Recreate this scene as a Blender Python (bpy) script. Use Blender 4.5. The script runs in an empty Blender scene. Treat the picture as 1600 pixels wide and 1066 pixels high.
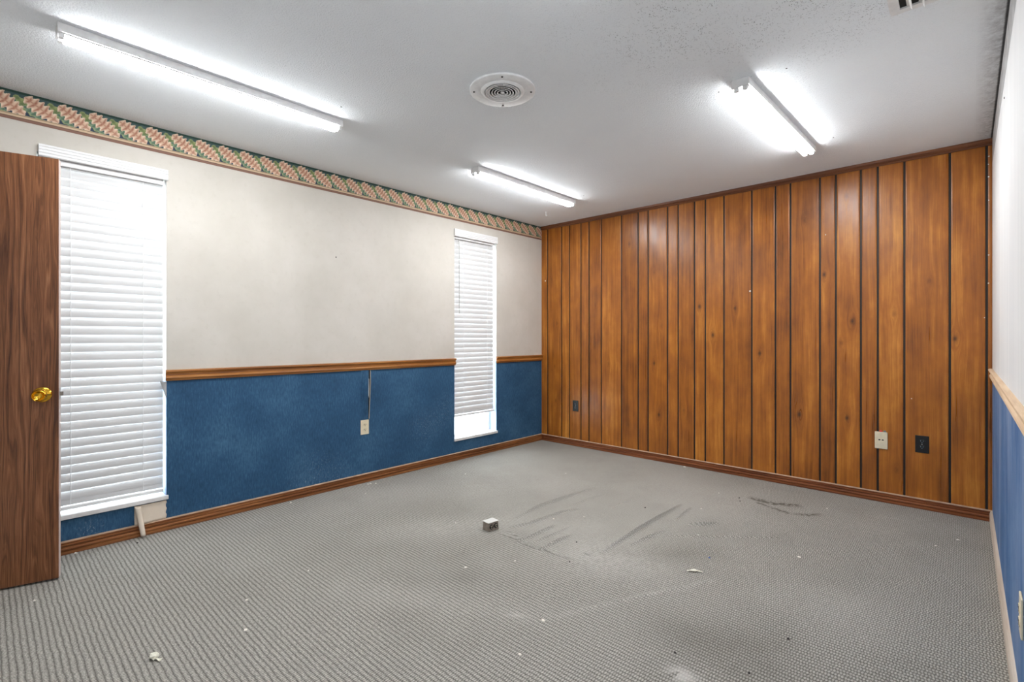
import bpy, bmesh, math, random
import numpy as np
from mathutils import Vector, Matrix

scene = bpy.context.scene
COL = scene.collection
PI = math.pi

# ------------------------------------------------------------------ camera, sky, exposure
W, D, H = 3.70, 4.371, 2.44          # room: left wall x=0, panelled wall y=D, right wall x=W
Y0 = -0.50                           # near wall (behind the camera)
cam_data = bpy.data.cameras.new('camera')
cam = bpy.data.objects.new('camera', cam_data)
COL.objects.link(cam)
cam.location = (3.579, 0.0, 1.1734)
cam.rotation_euler = (PI / 2, 0, 0.746216)
cam_data.sensor_width = 36.0
cam_data.lens = 768.05 * 36.0 / 1600.0
cam_data.shift_y = -5.6 / 1600.0
cam_data.clip_start = 0.02
scene.camera = cam

world = bpy.data.worlds.new('overcast_sky')
scene.world = world
world.use_nodes = True
bg = world.node_tree.nodes['Background']
bg.inputs['Color'].default_value = (0.90, 0.95, 1.0, 1)
bg.inputs['Strength'].default_value = 5.0

TUBE_STRENGTH = 38.0
vs = scene.view_settings
vs.view_transform = 'Standard'
vs.look = 'None'
vs.gamma = 1.0
vs.use_curve_mapping = False
vs.exposure = 1.14


# ------------------------------------------------------------------ helpers
def lin(r, g, b):
    def f(c):
        c /= 255.0
        return c / 12.92 if c <= 0.04045 else ((c + 0.055) / 1.055) ** 2.4
    return (f(r), f(g), f(b), 1.0)


class MB:
    """collects shapes into one mesh"""
    def __init__(self):
        self.v, self.f, self.m = [], [], []

    def add(self, verts, faces, mi=0):
        b = len(self.v)
        self.v += [tuple(p) for p in verts]
        for fc in faces:
            self.f.append([b + i for i in fc])
            self.m.append(mi)

    def box(self, x0, y0, z0, x1, y1, z1, mi=0):
        v = [(x, y, z) for z in (z0, z1) for y in (y0, y1) for x in (x0, x1)]
        self.add(v, [(0, 2, 3, 1), (4, 5, 7, 6), (0, 1, 5, 4), (2, 6, 7, 3), (0, 4, 6, 2), (1, 3, 7, 5)], mi)

    def quad(self, a, b, c, d, mi=0):
        self.add([a, b, c, d], [(0, 1, 2, 3)], mi)

    def prism(self, prof, fn, t0, t1, mi=0):
        """closed profile [(a,b)], fn(a,b,t)->xyz, swept from t0 to t1"""
        n = len(prof)
        v = [fn(a, b, t0) for a, b in prof] + [fn(a, b, t1) for a, b in prof]
        f = [(i, (i + 1) % n, n + (i + 1) % n, n + i) for i in range(n)]
        f.append(tuple(range(n))[::-1])
        f.append(tuple(range(n, 2 * n)))
        self.add(v, f, mi)

    def lathe(self, prof, fn, n=32, mi=0):
        """open profile [(h,r)], fn(h,rx,ry)->xyz"""
        v, f = [], []
        for h, r in prof:
            for k in range(n):
                a = 2 * PI * k / n
                v.append(fn(h, r * math.cos(a), r * math.sin(a)))
        for i in range(len(prof) - 1):
            for k in range(n):
                f.append((i * n + k, i * n + (k + 1) % n, (i + 1) * n + (k + 1) % n, (i + 1) * n + k))
        if prof[0][1] > 1e-6:
            f.append(tuple(range(n))[::-1])
        if prof[-1][1] > 1e-6:
            f.append(tuple(range((len(prof) - 1) * n, len(prof) * n)))
        self.add(v, f, mi)

    def tube(self, pts, r, n=10, mi=0):
        pts = [Vector(p) for p in pts]
        v, f = [], []
        for i, p in enumerate(pts):
            d = (pts[min(i + 1, len(pts) - 1)] - pts[max(i - 1, 0)]).normalized()
            up = Vector((0, 0, 1)) if abs(d.z) < 0.9 else Vector((1, 0, 0))
            a = d.cross(up).normalized()
            b = d.cross(a).normalized()
            for k in range(n):
                t = 2 * PI * k / n
                v.append(p + a * (r * math.cos(t)) + b * (r * math.sin(t)))
        for i in range(len(pts) - 1):
            for k in range(n):
                f.append((i * n + k, i * n + (k + 1) % n, (i + 1) * n + (k + 1) % n, (i + 1) * n + k))
        f.append(tuple(range(n))[::-1])
        f.append(tuple(range((len(pts) - 1) * n, len(pts) * n)))
        self.add(v, f, mi)

    def sheet(self, P, mi=0):
        """grid of points P[i][j]"""
        nu, nv = len(P), len(P[0])
        v = [p for row in P for p in row]
        f = [(i * nv + j, (i + 1) * nv + j, (i + 1) * nv + j + 1, i * nv + j + 1)
             for i in range(nu - 1) for j in range(nv - 1)]
        self.add(v, f, mi)

    def build(self, name, mats, parent=None, bevel=0.0, smooth=False, weld=True):
        me = bpy.data.meshes.new(name)
        me.from_pydata(self.v, [], self.f)
        for m in (mats if isinstance(mats, (list, tuple)) else [mats]):
            me.materials.append(m)
        for p, mi in zip(me.polygons, self.m):
            p.material_index = mi
        bm = bmesh.new()
        bm.from_mesh(me)
        if weld:
            bmesh.ops.remove_doubles(bm, verts=bm.verts, dist=1e-6)
        bmesh.ops.recalc_face_normals(bm, faces=bm.faces)
        bm.to_mesh(me)
        bm.free()
        if smooth:
            me.polygons.foreach_set('use_smooth', [True] * len(me.polygons))
            me.set_sharp_from_angle(angle=math.radians(40))
        o = bpy.data.objects.new(name, me)
        COL.objects.link(o)
        if parent is not None:
            o.parent = parent
        if bevel:
            md = o.modifiers.new('bevel', 'BEVEL')
            md.width = bevel
            md.segments = 2
            md.limit_method = 'ANGLE'
        return o


def grid_obj(name, P, mat, parent=None, attr=None, smooth=True):
    """P: (nu,nv,3) array of points; attr: (name, (nu,nv,3))"""
    nu, nv = P.shape[:2]
    idx = np.arange(nu * nv).reshape(nu, nv)
    F = np.stack([idx[:-1, :-1], idx[1:, :-1], idx[1:, 1:], idx[:-1, 1:]], -1).reshape(-1, 4)
    me = bpy.data.meshes.new(name)
    me.vertices.add(nu * nv)
    me.vertices.foreach_set('co', P.reshape(-1).astype(np.float32))
    me.loops.add(F.size)
    me.loops.foreach_set('vertex_index', F.reshape(-1).astype(np.int32))
    me.polygons.add(len(F))
    me.polygons.foreach_set('loop_start', (np.arange(len(F)) * 4).astype(np.int32))
    me.update(calc_edges=True)
    me.validate()
    if smooth:
        me.polygons.foreach_set('use_smooth', np.ones(len(F), dtype=bool))
    if attr:
        a = me.attributes.new(attr[0], 'FLOAT_COLOR', 'POINT')
        c = np.ones((nu * nv, 4), np.float32)
        c[:, :3] = attr[1].reshape(-1, 3)
        a.data.foreach_set('color', c.reshape(-1))
    me.materials.append(mat)
    o = bpy.data.objects.new(name, me)
    COL.objects.link(o)
    if parent is not None:
        o.parent = parent
    return o


def tag(o, label, cat, group=None, kind=None):
    o['label'] = label
    o['category'] = cat
    if group:
        o['group'] = group
    if kind:
        o['kind'] = kind
    return o


def struct(o, label, cat):
    return tag(o, label, cat, kind='structure')


def thing(name, label, cat, loc, rz=0.0, group=None):
    o = bpy.data.objects.new(name, None)
    o.empty_display_size = 0.05
    COL.objects.link(o)
    o.location = loc
    o.rotation_euler = (0, 0, rz)
    return tag(o, label, cat, group)


def dup(o, parent=None, loc=None, rz=None, label=None):
    c = o.copy()
    COL.objects.link(c)
    if parent is not None:
        c.parent = parent
    if loc is not None:
        c.location = loc
    if rz is not None:
        c.rotation_euler = (0, 0, rz)
    if label:
        c['label'] = label
    for ch in list(o.children):
        dup(ch, c)
    return c


# smooth value noise on arrays (numpy)
def vnoise(x, y, seed=0):
    rs = np.random.RandomState(seed)
    T = rs.rand(64, 64)
    xi, yi = np.floor(x).astype(int), np.floor(y).astype(int)
    fx, fy = x - xi, y - yi
    fx, fy = fx * fx * (3 - 2 * fx), fy * fy * (3 - 2 * fy)
    g = lambda a, b: T[a % 64, b % 64]
    return (g(xi, yi) * (1 - fx) + g(xi + 1, yi) * fx) * (1 - fy) + (g(xi, yi + 1) * (1 - fx) + g(xi + 1, yi + 1) * fx) * fy


def fnoise(x, y, seed=0, o=3):
    s, a, t = 0, 1.0, 0
    for k in range(o):
        s = s + a * vnoise(x * 2 ** k + 7.3 * k, y * 2 ** k + 3.1 * k, seed + k)
        t += a
        a *= 0.5
    return s / t


def seg_dist(X, Y, pts):
    """distance to a polyline and position along it 0..1"""
    best = np.full(X.shape, 1e9)
    along = np.zeros(X.shape)
    n = len(pts) - 1
    for i in range(n):
        ax, ay = pts[i]
        bx, by = pts[i + 1]
        dx, dy = bx - ax, by - ay
        t = np.clip(((X - ax) * dx + (Y - ay) * dy) / (dx * dx + dy * dy + 1e-12), 0, 1)
        d = np.hypot(X - ax - t * dx, Y - ay - t * dy)
        m = d < best
        best = np.where(m, d, best)
        along = np.where(m, (i + t) / n, along)
    return best, along


# ------------------------------------------------------------------ material helpers
class NT:
    def __init__(self, name):
        self.mat = bpy.data.materials.new(name)
        self.mat.use_nodes = True
        self.t = self.mat.node_tree
        self.n = self.t.nodes
        self.p = self.n['Principled BSDF']
        self.out = self.n['Material Output']

    def link(self, a, b):
        self.t.links.new(a, b)

    def setin(self, sock, val):
        if hasattr(val, 'is_linked') or isinstance(val, bpy.types.NodeSocket):
            self.link(val, sock)
        elif isinstance(val, (tuple, list)) and len(val) == 4 and sock.type == 'VECTOR':
            sock.default_value = val[:3]
        else:
            sock.default_value = val

    def coord(self, scale=(1, 1, 1), loc=(0, 0, 0), rot=(0, 0, 0)):
        tc = self.n.new('ShaderNodeTexCoord')
        mp = self.n.new('ShaderNodeMapping')
        mp.inputs['Scale'].default_value = scale
        mp.inputs['Location'].default_value = loc
        mp.inputs['Rotation'].default_value = rot
        self.link(tc.outputs['Object'], mp.inputs['Vector'])
        return mp.outputs['Vector']

    def noise(self, vec, scale=5, detail=3, rough=0.55, dist=0.0):
        nn = self.n.new('ShaderNodeTexNoise')
        nn.inputs['Scale'].default_value = scale
        nn.inputs['Detail'].default_value = detail
        nn.inputs['Roughness'].default_value = rough
        nn.inputs['Distortion'].default_value = dist
        self.link(vec, nn.inputs['Vector'])
        return nn.outputs['Fac']

    def math(self, op, a, b=0.0, c=0.0, clamp=False):
        m = self.n.new('ShaderNodeMath')
        m.operation = op
        m.use_clamp = clamp
        self.setin(m.inputs[0], a)
        self.setin(m.inputs[1], b)
        if len(m.inputs) > 2:
            self.setin(m.inputs[2], c)
        return m.outputs[0]

    def ramp(self, fac, stops):
        r = self.n.new('ShaderNodeValToRGB')
        el = r.color_ramp.elements
        while len(el) < len(stops):
            el.new(0.5)
        for e, (p, c) in zip(el, stops):
            e.position = p
            e.color = c
        self.link(fac, r.inputs['Fac'])
        return r.outputs['Color']

    def mix(self, fac, a, b, mode='MIX'):
        m = self.n.new('ShaderNodeMix')
        m.data_type = 'RGBA'
        m.blend_type = mode
        self.setin(m.inputs['Factor'], fac)
        self.setin(m.inputs['A'] if False else m.inputs[6], a)
        self.setin(m.inputs[7], b)
        return m.outputs[2]

    def sep(self, vec):
        s = self.n.new('ShaderNodeSeparateXYZ')
        self.link(vec, s.inputs[0])
        return s.outputs

    def comb(self, x, y, z):
        s = self.n.new('ShaderNodeCombineXYZ')
        for k, q in enumerate((x, y, z)):
            self.setin(s.inputs[k], q)
        return s.outputs[0]

    def dist(self, vec, p):
        m = self.n.new('ShaderNodeVectorMath')
        m.operation = 'DISTANCE'
        self.link(vec, m.inputs[0])
        m.inputs[1].default_value = p
        return m.outputs['Value']

    def maprange(self, v, a, b, c=0.0, d=1.0):
        m = self.n.new('ShaderNodeMapRange')
        self.setin(m.inputs[0], v)
        for k, q in enumerate((a, b, c, d)):
            m.inputs[k + 1].default_value = q
        return m.outputs[0]

    def bump(self, h, strength=0.3, distance=0.01):
        b = self.n.new('ShaderNodeBump')
        b.inputs['Strength'].default_value = strength
        b.inputs['Distance'].default_value = distance
        self.link(h, b.inputs['Height'])
        self.link(b.outputs['Normal'], self.p.inputs['Normal'])

    def done(self, color=None, rough=0.6, spec=0.5, metal=0.0, coat=0.0):
        if color is not None:
            self.setin(self.p.inputs['Base Color'], color)
        self.setin(self.p.inputs['Roughness'], rough)
        self.p.inputs['Specular IOR Level'].default_value = spec
        self.p.inputs['Metallic'].default_value = metal
        self.p.inputs['Coat Weight'].default_value = coat
        return self.mat


def simple(name, rgb, rough=0.5, spec=0.5, metal=0.0, var=0.06, scale=30):
    m = NT(name)
    n = m.noise(m.coord(), scale, 2)
    c = lin(*rgb)
    lo = tuple(x * (1 - var) for x in c[:3]) + (1,)
    hi = tuple(min(1, x * (1 + var)) for x in c[:3]) + (1,)
    return m.done(m.ramp(n, [(0.3, lo), (0.7, hi)]), rough, spec, metal)


M = {}
M['white_plastic'] = simple('white_plastic', (236, 236, 236), 0.4, var=0.015)
M['white_metal'] = simple('white_enamel', (232, 232, 232), 0.45)
M['sill_white'] = simple('sill_white', (232, 230, 228), 0.5)
M['ivory'] = simple('ivory_plastic', (226, 214, 186), 0.4)
M['black_plastic'] = simple('black_plastic', (20, 20, 22), 0.3)
M['dark_slot'] = simple('dark_slot', (30, 22, 16), 0.6)
M['black_groove'] = simple('black_groove_paint', (22, 18, 15), 0.5)
M['dark_void'] = simple('dark_void', (22, 20, 18), 0.9)
M['brass'] = simple('polished_brass', (226, 176, 60), 0.14, 0.5, 1.0)
M['steel'] = simple('galvanised_steel', (190, 188, 184), 0.35, 0.5, 0.8)
M['grey_metal'] = simple('worn_metal_box', (150, 140, 130), 0.45, 0.5, 0.5, 0.2, 60)
M['light_metal'] = simple('light_metal_lid', (222, 220, 214), 0.4, 0.5, 0.2)
M['cream_chip'] = simple('paint_chip', (240, 236, 226), 0.7)
M['paper'] = simple('crumpled_paper', (236, 234, 218), 0.8, var=0.15, scale=80)
M['crumb'] = simple('dark_crumb', (40, 34, 32), 0.8)
M['blue_crumb'] = simple('blue_crumb', (50, 90, 160), 0.6)
M['red_plastic'] = simple('red_plastic', (220, 60, 60), 0.4)
M['grey_plastic'] = simple('grey_plastic', (110, 125, 135), 0.4)
M['beige_back'] = simple('beige_paper_backing', (232, 218, 200), 0.8, var=0.04, scale=14)
M['torn_edge'] = simple('torn_paper_edge', (214, 200, 180), 0.85)
M['door_edge'] = simple('glare_door_edge', (205, 190, 182), 0.5)  # wood edge, with window glare painted in as a paler colour
M['hall'] = simple('hall_paint', (225, 220, 212), 0.8)
M['aluminium'] = simple('white_window_frame', (236, 236, 234), 0.4)
M['exterior'] = simple('pale_concrete', (230, 228, 222), 0.9)
M['reveal_white'] = simple('reveal_white', (240, 240, 238), 0.7)
M['reveal_blue'] = simple('daylit_blue_paper', (165, 190, 225), 0.8)  # blue wallpaper in the reveals, with daylight painted into its colour
M['cord'] = simple('white_cord', (252, 252, 252), 0.7, var=0.0)
M['wand'] = simple('grey_clear_wand', (170, 170, 165), 0.3)
M['strip'] = simple('bare_plaster_strip', (178, 178, 178), 0.9, var=0.22, scale=22)


def m_tube():
    m = NT('lit_fluorescent_tube')
    m.done((0.9, 0.9, 0.9, 1), 0.5)
    m.p.inputs['Emission Color'].default_value = (0.965, 0.985, 1.0, 1)
    m.p.inputs['Emission Strength'].default_value = TUBE_STRENGTH
    return m.mat


M['tube'] = m_tube()


def m_slat():
    m = NT('white_blind_slat')
    m.done(lin(216, 216, 216), 0.45)
    tr = m.n.new('ShaderNodeBsdfTranslucent')
    tr.inputs['Color'].default_value = (0.9, 0.93, 0.96, 1)
    mx = m.n.new('ShaderNodeMixShader')
    mx.inputs[0].default_value = 0.025
    m.link(m.p.outputs[0], mx.inputs[1])
    m.link(tr.outputs[0], mx.inputs[2])
    m.link(mx.outputs[0], m.out.inputs['Surface'])
    return m.mat


M['slat'] = m_slat()


def m_glass():
    m = NT('window_glass')
    tr = m.n.new('ShaderNodeBsdfTransparent')
    tr.inputs['Color'].default_value = (0.93, 0.96, 0.97, 1)
    gl = m.n.new('ShaderNodeBsdfGlossy')
    gl.inputs['Roughness'].default_value = 0.02
    mx = m.n.new('ShaderNodeMixShader')
    mx.inputs[0].default_value = 0.06
    m.link(tr.outputs[0], mx.inputs[1])
    m.link(gl.outputs[0], mx.inputs[2])
    m.link(mx.outputs[0], m.out.inputs['Surface'])
    return m.mat


M['glass'] = m_glass()


def m_cream():
    m = NT('cream_wallpaper')
    v = m.coord()
    n1 = m.noise(v, 2.2, 4, 0.6)
    n2 = m.noise(v, 26, 3, 0.6)
    c = m.ramp(n1, [(0.3, lin(200, 195, 185)), (0.55, lin(208, 203, 194)), (0.75, lin(214, 209, 201))])
    c = m.mix(m.maprange(n2, 0.55, 0.8, 0, 0.35), c, lin(192, 186, 174))
    m.bump(n2, 0.08, 0.004)
    return m.done(c, 0.75, 0.3)


M['cream'] = m_cream()


def m_blue(name, dark, mid, light, streak=0.0):
    m = NT(name)
    v = m.coord()
    fib = m.noise(m.coord((120, 120, 28)), 1.0, 4, 0.65)
    big = m.noise(v, 3.0, 4, 0.6)
    f = m.math('ADD', m.math('MULTIPLY', fib, 0.55), m.math('MULTIPLY', big, 0.45))
    c = m.ramp(f, [(0.34, dark), (0.5, mid), (0.68, light)])
    sc = m.noise(m.coord((14, 14, 5)), 3.0, 6, 0.75, 0.6)
    c = m.mix(m.maprange(sc, 0.66, 0.78, 0, 0.45), c, lin(120, 150, 175))
    grit = m.noise(m.coord((90, 90, 60)), 1.0, 4, 0.75)
    for p, rad, amt in (((0, 0.42, 0.115), 0.075, 0.75), ((0, 2.72, 0.36), 0.22, 0.40), ((0, 2.95, 0.50), 0.20, 0.35), ((0, 1.75, 0.085), 0.30, 0.45)):
        near = m.math('MULTIPLY', m.maprange(m.dist(v, p), 0.0, rad, 1, 0), m.maprange(grit, 0.54, 0.66, 0, amt))
        c = m.mix(near, c, lin(170, 186, 198))
    if streak:
        st = m.noise(m.coord((5, 5, 0.9)), 1.0, 5, 0.65)
        c = m.mix(m.maprange(st, 0.42, 0.70, 0, streak), c, lin(150, 165, 190))
    m.bump(fib, 0.18, 0.003)
    return m.done(c, 0.7, 0.35)


M['blue'] = m_blue('blue_textured_wallpaper', lin(28, 64, 94), lin(41, 82, 116), lin(68, 108, 139))
M['blue_right'] = m_blue('blue_lit_streaky_wallpaper', lin(50, 92, 142), lin(68, 110, 160), lin(104, 138, 178), 0.6)  # same blue paper; lighter base paints in the stronger light, streaks are its own


def m_white_wall():
    m = NT('white_painted_wall')
    st = m.noise(m.coord((6, 6, 0.5)), 1.5, 4, 0.6)
    c = m.ramp(st, [(0.3, lin(226, 227, 228)), (0.7, lin(236, 236, 236))])
    return m.done(c, 0.7, 0.3)


M['white_wall'] = m_white_wall()


def m_ceiling():
    m = NT('textured_ceiling')
    v = m.coord()
    n1 = m.noise(v, 120, 3, 0.6)
    n2 = m.noise(v, 1.6, 3, 0.5)
    c = m.ramp(n2, [(0.3, lin(238, 242, 246)), (0.7, lin(243, 247, 250))])
    # mildew specks, thickest beside the register
    vo = m.n.new('ShaderNodeTexVoronoi')
    vo.inputs['Scale'].default_value = 150
    m.link(v, vo.inputs['Vector'])
    spot = m.maprange(vo.outputs['Distance'], 0.20, 0.36, 1, 0)
    pick = m.maprange(m.noise(v, 55, 1), 0.46, 0.52, 0, 1)
    patch = m.noise(v, 5.5, 4, 0.65)
    area = m.maprange(m.dist(v, (2.95, 1.95, 2.44)), 0.15, 0.95, 1, 0)
    area = m.math('MULTIPLY', area, m.maprange(patch, 0.38, 0.62, 0.15, 1.0))
    sp = m.math('MULTIPLY', m.math('MULTIPLY', spot, pick), area)
    c = m.mix(m.math('MULTIPLY', sp, 0.9, clamp=True), c, lin(46, 46, 48))
    # grime caught in the texture along the right wall joint
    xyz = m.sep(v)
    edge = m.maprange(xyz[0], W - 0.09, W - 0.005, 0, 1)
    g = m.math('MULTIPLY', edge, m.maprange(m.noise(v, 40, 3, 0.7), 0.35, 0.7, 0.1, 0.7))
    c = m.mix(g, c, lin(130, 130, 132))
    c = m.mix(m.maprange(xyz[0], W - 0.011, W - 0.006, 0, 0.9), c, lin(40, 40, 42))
    m.bump(m.math('ADD', n1, m.math('MULTIPLY', m.noise(v, 170, 2), 0.5)), 0.75, 0.006)
    return m.done(c, 0.95, 0.15)


M['ceiling'] = m_ceiling()


def m_carpet():
    m = NT('grey_loop_carpet')
    v = m.coord()
    x, y, z = m.sep(v)
    wob = m.noise(v, 14, 2)
    yy = m.math('ADD', y, m.math('MULTIPLY', wob, 0.010))
    xx = m.math('ADD', x, m.math('MULTIPLY', m.noise(v, 17, 2), 0.005))
    row = m.math('FLOOR', m.math('DIVIDE', yy, 0.0185))
    xs_ = m.math('ADD', xx, m.math('MULTIPLY', m.math('MODULO', row, 2.0), 0.0030))
    hx = m.math('ABSOLUTE', m.math('SINE', m.math('MULTIPLY', xs_, PI / 0.0096)))
    hy = m.math('ABSOLUTE', m.math('SINE', m.math('MULTIPLY', yy, PI / 0.0185)))
    h = m.math('MULTIPLY', m.math('ADD', m.math('MULTIPLY', m.math('POWER', hy, 0.75), 0.70), 0.30), m.math('ADD', m.math('MULTIPLY', m.math('POWER', hx, 0.75), 0.70), 0.30))
    h = m.math('MULTIPLY', h, m.maprange(m.noise(v, 120, 3, 0.7), 0.25, 0.75, 0.40, 1.45))
    fib = m.noise(v, 420, 2, 0.6)
    h2 = m.math('ADD', h, m.math('MULTIPLY', fib, 0.25))
    at = m.n.new('ShaderNodeAttribute')
    at.attribute_name = 'wear'
    wr = m.sep(at.outputs['Vector'])            # x: dusty pale, y: dark dirt, edges and crease line, z: worn flat
    yarn = m.mix(m.maprange(fib, 0.3, 0.7, 0, 1), lin(166, 162, 153), lin(220, 216, 207))
    base = m.mix(m.maprange(h, 0.14, 0.95, 0, 1), lin(88, 86, 80), yarn)  # shade between the loops painted in as a darker colour
    flat = m.mix(m.maprange(fib, 0.3, 0.7, 0, 1), lin(144, 141, 133), lin(186, 183, 174))
    base2 = m.mix(m.maprange(m.noise(v, 210, 3, 0.7), 0.3, 0.7, 0, 1), lin(100, 98, 92), lin(192, 189, 182))
    flat = m.mix(0.45, flat, base2)
    c = m.mix(wr[2], base, flat)
    c = m.mix(m.math('MULTIPLY', wr[0], 0.6), c, lin(222, 218, 211))
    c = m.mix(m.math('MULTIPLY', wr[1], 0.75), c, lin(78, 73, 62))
    b = m.n.new('ShaderNodeBump')
    b.inputs['Distance'].default_value = 0.006
    m.link(h2, b.inputs['Height'])
    m.link(m.maprange(wr[2], 0, 1, 0.65, 0.2), b.inputs['Strength'])
    m.link(b.outputs['Normal'], m.p.inputs['Normal'])
    return m.done(c, 0.95, 0.1)


M['carpet'] = m_carpet()


def m_panel():
    m = NT('knotty_wood_panelling')
    at = m.n.new('ShaderNodeAttribute')
    at.attribute_name = 'grain'
    gx, kn, tone = m.sep(at.outputs['Vector'])
    v = m.coord()
    x, y, z = m.sep(v)
    vec = m.comb(m.math('MULTIPLY', gx, 46.0), m.math('MULTIPLY', z, 1.1), m.math('MULTIPLY', tone, 30))
    g1 = m.noise(vec, 1.0, 4, 0.6)
    vec2 = m.comb(m.math('MULTIPLY', gx, 260.0), m.math('MULTIPLY', z, 5.0), tone)
    g2 = m.noise(vec2, 1.0, 2, 0.6)
    cloud = m.noise(m.comb(m.math('MULTIPLY', x, 7), m.math('MULTIPLY', z, 3), m.math('MULTIPLY', tone, 9)), 1.0, 4, 0.6)
    f = m.math('ADD', m.math('MULTIPLY', g1, 0.42), m.math('ADD', m.math('MULTIPLY', g2, 0.18), m.math('MULTIPLY', cloud, 0.40)))
    f = m.math('ADD', f, m.math('MULTIPLY', m.math('SUBTRACT', tone, 0.5), 0.08))
    c = m.ramp(f, [(0.30, lin(96, 52, 18)), (0.43, lin(140, 80, 24)), (0.55, lin(168, 100, 30)), (0.70, lin(206, 138, 54))])
    c = m.mix(m.math('MULTIPLY', kn, 0.9, clamp=True), c, lin(58, 28, 14))
    m.bump(g2, 0.05, 0.002)
    return m.done(c, m.maprange(g1, 0.3, 0.7, 0.27, 0.36), 0.5, coat=0.0)


M['panel'] = m_panel()


def m_wood(name, dark, mid, light, axis, rough=0.42, fine=55.0, along=2.0):
    m = NT(name)
    sc = [fine, fine, fine]
    sc[axis] = along
    v = m.coord(tuple(sc))
    g = m.noise(v, 1.0, 4, 0.6, 0.4)
    sc2 = [14.0, 14.0, 14.0]
    sc2[axis] = 1.2
    g2 = m.noise(m.coord(tuple(sc2)), 1.0, 3, 0.6)
    f = m.math('ADD', m.math('MULTIPLY', g, 0.6), m.math('MULTIPLY', g2, 0.4))
    c = m.ramp(f, [(0.33, dark), (0.5, mid), (0.68, light)])
    m.bump(g, 0.06, 0.002)
    return m.done(c, rough, 0.45)


W1 = (lin(84, 46, 22), lin(134, 82, 44), lin(176, 118, 70))
M['trim_y'] = m_wood('stained_trim_along_left_wall', *W1, axis=1)
M['trim_x'] = m_wood('stained_trim_along_panelling', lin(84, 42, 22), lin(126, 70, 38), lin(164, 100, 60), axis=0)
M['rail_y'] = m_wood('stained_chair_rail', lin(104, 58, 20), lin(158, 100, 44), lin(196, 138, 74), axis=1, rough=0.35)
M['pale_y'] = m_wood('pale_bare_wood', lin(190, 160, 130), lin(214, 186, 154), lin(230, 208, 180), axis=1, rough=0.6)
M['pale_base'] = m_wood('whitewashed_baseboard', lin(186, 170, 154), lin(204, 190, 174), lin(216, 206, 194), axis=1, rough=0.6)
M['crown'] = m_wood('dark_crown_trim', lin(76, 40, 20), lin(106, 60, 32), lin(134, 82, 46), axis=0)
M['dust'] = simple('dusty_ledge', (176, 150, 128), 0.9, var=0.2, scale=18)


def m_door():
    m = NT('walnut_door_veneer')
    v = m.coord((1, 9, 0.75))
    warp = m.noise(v, 1.6, 2, 0.5)
    x, y, z = m.sep(m.coord())
    yy = m.math('ADD', m.math('MULTIPLY', y, 66), m.math('MULTIPLY', warp, 10))
    g = m.noise(m.comb(yy, m.math('MULTIPLY', z, 0.5), 0.0), 1.0, 3, 0.6)
    fine = m.noise(m.coord((40, 260, 6)), 1.0, 3, 0.7)
    f = m.math('ADD', m.math('MULTIPLY', g, 0.62), m.math('MULTIPLY', fine, 0.38))
    c = m.ramp(f, [(0.36, lin(66, 36, 19)), (0.46, lin(104, 63, 36)), (0.55, lin(130, 85, 54)), (0.68, lin(162, 114, 80))])
    m.bump(fine, 0.04, 0.002)
    return m.done(c, 0.38, 0.4)


M['door'] = m_door()


def m_border():
    m = NT('oak_leaf_border_paper')
    at = m.n.new('ShaderNodeAttribute')
    at.attribute_name = 'print'
    return m.done(at.outputs['Color'], 0.6, 0.3)


M['border'] = m_border()


# ------------------------------------------------------------------ floor
xs = np.concatenate([np.linspace(0, 1.34, 120), np.linspace(1.345, 2.85, 400), np.linspace(2.86, W, 80)])
ys = np.concatenate([np.linspace(Y0, 1.99, 240), np.linspace(1.995, 3.40, 380), np.linspace(3.41, D, 100)])
X, Y = np.meshgrid(xs, ys, indexing='ij')
Z = np.zeros_like(X)
ridges = [
    ([(1.433, 2.375), (1.409, 2.624), (1.448, 3.251)], 0.020, 0.012),
    ([(1.513, 2.229), (1.563, 2.322), (1.589, 2.631), (1.630, 2.768)], 0.018, 0.010),
    ([(1.695, 2.075), (1.700, 2.319), (1.694, 2.444)], 0.018, 0.009),
    ([(1.850, 2.092), (1.860, 2.393)], 0.018, 0.009),
    ([(1.760, 2.10), (1.775, 2.30), (1.77, 2.52)], 0.016, 0.006),
    ([(2.119, 2.300), (2.107, 3.337)], 0.018, 0.013),
    ([(2.187, 2.489), (2.233, 2.812)], 0.015, 0.008),
    ([(2.266, 2.744), (2.765, 3.161)], 0.012, 0.004),
    ([(2.301, 3.004), (2.36, 3.05), (2.436, 3.157)], 0.018, 0.011),
    ([(2.209, 3.031), (2.185, 3.315)], 0.018, 0.008),
    ([(1.532, 2.115), (1.80, 2.10), (2.036, 2.125)], 0.014, 0.004),
    ([(1.515, 2.175), (1.809, 2.099)], 0.010, 0.004),
    ([(2.052, 2.213), (2.103, 2.229)], 0.012, 0.006),
    ([(1.56, 2.75), (1.58, 3.2)], 0.022, 0.005),
    ([(1.78, 2.9), (1.80, 3.3)], 0.022, 0.004),
    ([(2.35, 1.75), (2.673, 2.388)], 0.018, 0.0025),
]
for pts, w_, h_ in ridges:
    d_, t_ = seg_dist(X, Y, pts)
    env = np.sin(np.pi * np.clip(t_ * 0.92 + 0.04, 0, 1)) ** 0.6
    Z += 2.1 * h_ * env * np.exp(-(d_ / (0.62 * w_)) ** 1.5)
Z += 0.004 * (fnoise(X * 2.2, Y * 2.2, 5) - 0.5) * np.clip(np.minimum(np.minimum(X, W - X), np.minimum(Y - Y0, D - Y)) / 0.15, 0, 1)
Z -= Z.min() * 0
dusty = np.zeros_like(X)
dark = np.zeros_like(X)
flat = np.zeros_like(X)


def blob(cx, cy, rx, ry, rot=0.0):
    c, s = math.cos(rot), math.sin(rot)
    u = ((X - cx) * c + (Y - cy) * s) / rx
    v = (-(X - cx) * s + (Y - cy) * c) / ry
    return np.exp(-(u * u + v * v))


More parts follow.
